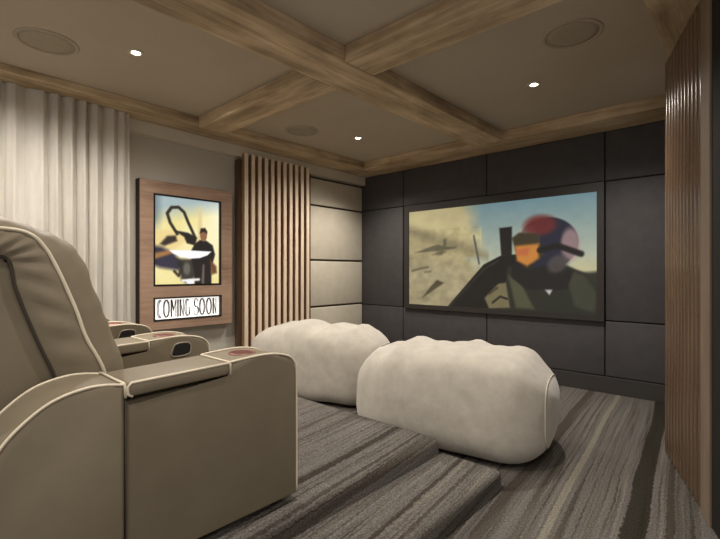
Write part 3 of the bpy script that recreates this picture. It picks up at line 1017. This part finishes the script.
# ------------------------------------------------------------------ bean bag loungers
def make_bag(name, L_, D_, H_, seed, label, loc, rz, top_fn):
    t = thing(name, label, 'bean bag', loc, rz, 'bean bag loungers in front of the platform')
    nu, nv = 72, 64
    bm = bmesh.new()
    def surf(u, v):
        # u 0..1 along the length, v 0..1 round the loaf
        s_ = -1 + 2 * u
        th = 2 * PI * v
        cs, sn = math.cos(th), math.sin(th)
        ring = 1.0
        ax = abs(s_)
        endr = (1 - max(0.0, 1 - (1 - ax) * L_ / 2 / 0.33) ** 2.45) ** (1 / 2.45)
        yy = sup(cs, 0.62) * D_ / 2
        zz = sup(sn, 0.62 if sn > 0 else 0.42) * H_ / 2
        x = s_ * L_ / 2
        k = 0.30 + 0.70 * endr if ax < 1 else 0.0
        y, z = yy * endr, zz * endr
        up = max(sn, 0)
        # gathered, tufted top and soft dents
        if z > 0:
            z *= 1.03 - 0.20 * ax ** 2.6
        z += up ** 2 * endr ** 4 * (1 - 0.8 * ax ** 3) * top_fn(u)
        p = Vector((x * 2.2 + seed, y * 2.5, z * 2.5))
        nrm = Vector((0.35 * sup(s_, 3), cs, sn)).normalized()
        dsp = 0.022 * mnoise.noise(p * 0.9) + 0.010 * mnoise.noise(p * 2.3)
        # fine gathers radiating from the top seam
        fold = math.sin(x * 46 + 3.0 * mnoise.noise(Vector((x * 3, seed, 0.2))) + 2.2 * y)
        dsp += 0.0028 * fold * max(up - 0.55, 0) / 0.45
        pk = mnoise.noise(Vector((x * 9, y * 1.5 + seed, z * 1.2)))
        dsp += 0.020 * pk * max(sn, 0) ** 1.2 * endr ** 3
        dsp -= 0.018 * math.exp(-((x - 0.08) / 0.05) ** 2) * max(sn, 0) ** 3
        q = Vector((x, y, z)) + nrm * dsp * min(1, endr * 1.4)
        q.z += H_ / 2
        if q.z < 0.05:
            q.z = max(0.0, 0.05 - (0.05 - q.z) * 0.55) if q.z > -0.04 else 0.0
        return q
    rows = []
    for i in range(1, nu):
        # denser near the ends
        u = 0.5 - 0.5 * math.cos(PI * i / nu)
        rows.append([bm.verts.new(surf(u, j / nv)) for j in range(nv)])
    for a, b_ in zip(rows, rows[1:]):
        for j in range(nv):
            bm.faces.new((a[j], a[(j + 1) % nv], b_[(j + 1) % nv], b_[j]))
    for rr, sx in ((rows[0], 0.0), (rows[-1], 1.0)):
        c = Vector((0, 0, 0))
        for v in rr:
            c += v.co
        c /= len(rr)
        c.x += -0.004 if sx == 0 else 0.004
        cvx = bm.verts.new(c)
        for j in range(nv):
            bm.faces.new((rr[j], rr[(j + 1) % nv], cvx))
    zmin = min(v.co.z for v in bm.verts)
    for v in bm.verts:
        v.co.z -= zmin
    body = link('cover', bm, M_BAG, t, smooth=True)
    for u in (0.036, 0.964):
        bm = bmesh.new()
        pts = []
        for j in range(64):
            p = surf(u, j / 64)
            p.z -= zmin
            pts.append(p)
        add_tube(bm, pts, 0.0055, 7, True)
        link('seam_piping', bm, M_BAGSEAM, t, smooth=True)
    return t
def top_r(u):
    return 0.012 * math.sin(u * 24 + 0.6) + 0.010 * math.sin(u * 43 + 2) + 0.02
def top_l(u):
    return 0.016 * math.sin(u * 15 + 2.0) + 0.012 * math.sin(u * 33) + 0.02 + 0.03 * (1 - u)
make_bag('bean_bag_lounger', 1.47, 0.88, 0.70, 1.7, 'right cream bean bag lounger, nearest to the carpeted step', (2.872, -2.12, 0), math.radians(12), top_r)
make_bag('bean_bag_lounger', 1.48, 0.80, 0.70, 8.3, 'left cream bean bag lounger, partly hidden behind the nearest recliner arm', (1.27, -2.02, 0), math.radians(20), top_l)

# ------------------------------------------------------------------ ceiling fittings
def downlight(loc, label):
    t = thing('recessed_downlight', label, 'downlight', loc, 0, 'recessed ceiling downlights')
    bm = bmesh.new()
    add_lathe(bm, [(0.030, -0.001), (0.032, -0.006), (0.050, -0.006), (0.054, -0.003), (0.054, 0.0)], 36)
    link('trim_ring', bm, M_TRIMRING, t, smooth=True)
    bm = bmesh.new()
    rg = add_lathe(bm, [(0.001, -0.004), (0.0295, -0.004), (0.0295, -0.001)], 36)
    link('lens', bm, M_LENS, t)
    return t
downlight((1.326, -3.831, CEIL - 0.0005), 'small lit downlight in the ceiling bay above the recliners')
downlight((1.134, -1.306, CEIL - 0.0005), 'small lit downlight in the ceiling bay above the left bean bag')
downlight((3.203, -1.397, CEIL - 0.0005), 'small lit downlight in the ceiling bay above the right bean bag')

def speaker(loc, label):
    t = thing('ceiling_speaker', label, 'speaker', loc, 0, 'round in-ceiling speakers')
    bm = bmesh.new()
    add_lathe(bm, [(0.158, -0.001), (0.160, -0.007), (0.178, -0.007), (0.184, -0.003), (0.184, 0.0)], 56)
    link('rim', bm, M_SPKRING, t, smooth=True)
    bm = bmesh.new()
    rg = add_lathe(bm, [(0.157, -0.001), (0.157, -0.004), (0.12, -0.0055), (0.06, -0.006), (0.002, -0.006)], 56)
    link('grille', bm, M_SPK, t, smooth=True)
    return t
speaker((1.03, -4.29, CEIL - 0.0005), 'round flush ceiling speaker above the curtain at upper left')
speaker((3.68, -2.00, CEIL - 0.0005), 'round flush ceiling speaker near the brown slatted wall')
speaker((0.85, -1.91, CEIL - 0.0005), 'round flush ceiling speaker above the left bean bag and slats')

# ------------------------------------------------------------------ lamps
def spot(x, y, z, watts, size=120, blend=0.9, col=(1.0, 0.945, 0.87), r=0.04, aim=None):
    l = bpy.data.lights.new('downlight_or_wash_beam', 'SPOT')
    l.energy = watts
    l.spot_size = math.radians(size)
    l.spot_blend = blend
    l.color = col
    l.shadow_soft_size = r
    o = bpy.data.objects.new('downlight_or_wash_beam', l)
    o.location = (x, y, z)
    if aim is not None:
        d = Vector(aim) - Vector((x, y, z))
        o.rotation_euler = d.to_track_quat('-Z', 'Y').to_euler()
    COL.objects.link(o)
    return o
zl = CEIL - 0.02
for (x, y, w) in ((1.326, -3.831, 70), (1.134, -1.306, 70), (3.203, -1.397, 80), (3.30, -3.80, 50),
                  (1.326, -5.9, 60), (3.30, -5.9, 60), (5.3, -4.2, 40)):
    spot(x, y, zl, w * 1.9, 150, 1.0)
# added spots without fixtures, to wash curtain, poster wall and screen-wall corners
spot(0.78, -0.74, zl, 62, 118, 0.8)
spot(1.00, -4.45, zl, 125, 160, 1.0)
spot(1.00, -3.15, zl, 34, 155, 1.0)
spot(3.72, -0.80, zl, 32, 118, 0.8)

w = bpy.data.worlds.new('room_ambient')
SC.world = w
w.use_nodes = True
w.node_tree.nodes['Background'].inputs[0].default_value = (1.0, 0.95, 0.89, 1)
w.node_tree.nodes['Background'].inputs[1].default_value = 0.5

# ------------------------------------------------------------------ camera
cam = bpy.data.cameras.new('camera')
cam.sensor_width = 36.0
cam.lens = 439.325 / 720 * 36.0
cam.shift_y = 1.78 / 720
cam.clip_start = 0.02
co = bpy.data.objects.new('camera', cam)
co.location = (4.596, -5.056, 1.25)
co.rotation_euler = (math.radians(90), 0, math.radians(42.45))
COL.objects.link(co)
SC.camera = co

vs = SC.view_settings
SC.display_settings.display_device = 'sRGB'
vs.view_transform = 'Standard'
vs.look = 'None'
vs.gamma = 1.0
vs.use_curve_mapping = False
vs.exposure = 0.18
try:
    SC.cycles.max_bounces = 10
    SC.cycles.diffuse_bounces = 6
    SC.cycles.use_denoising = True
    SC.cycles.sample_clamp_indirect = 4.0
except Exception:
    pass
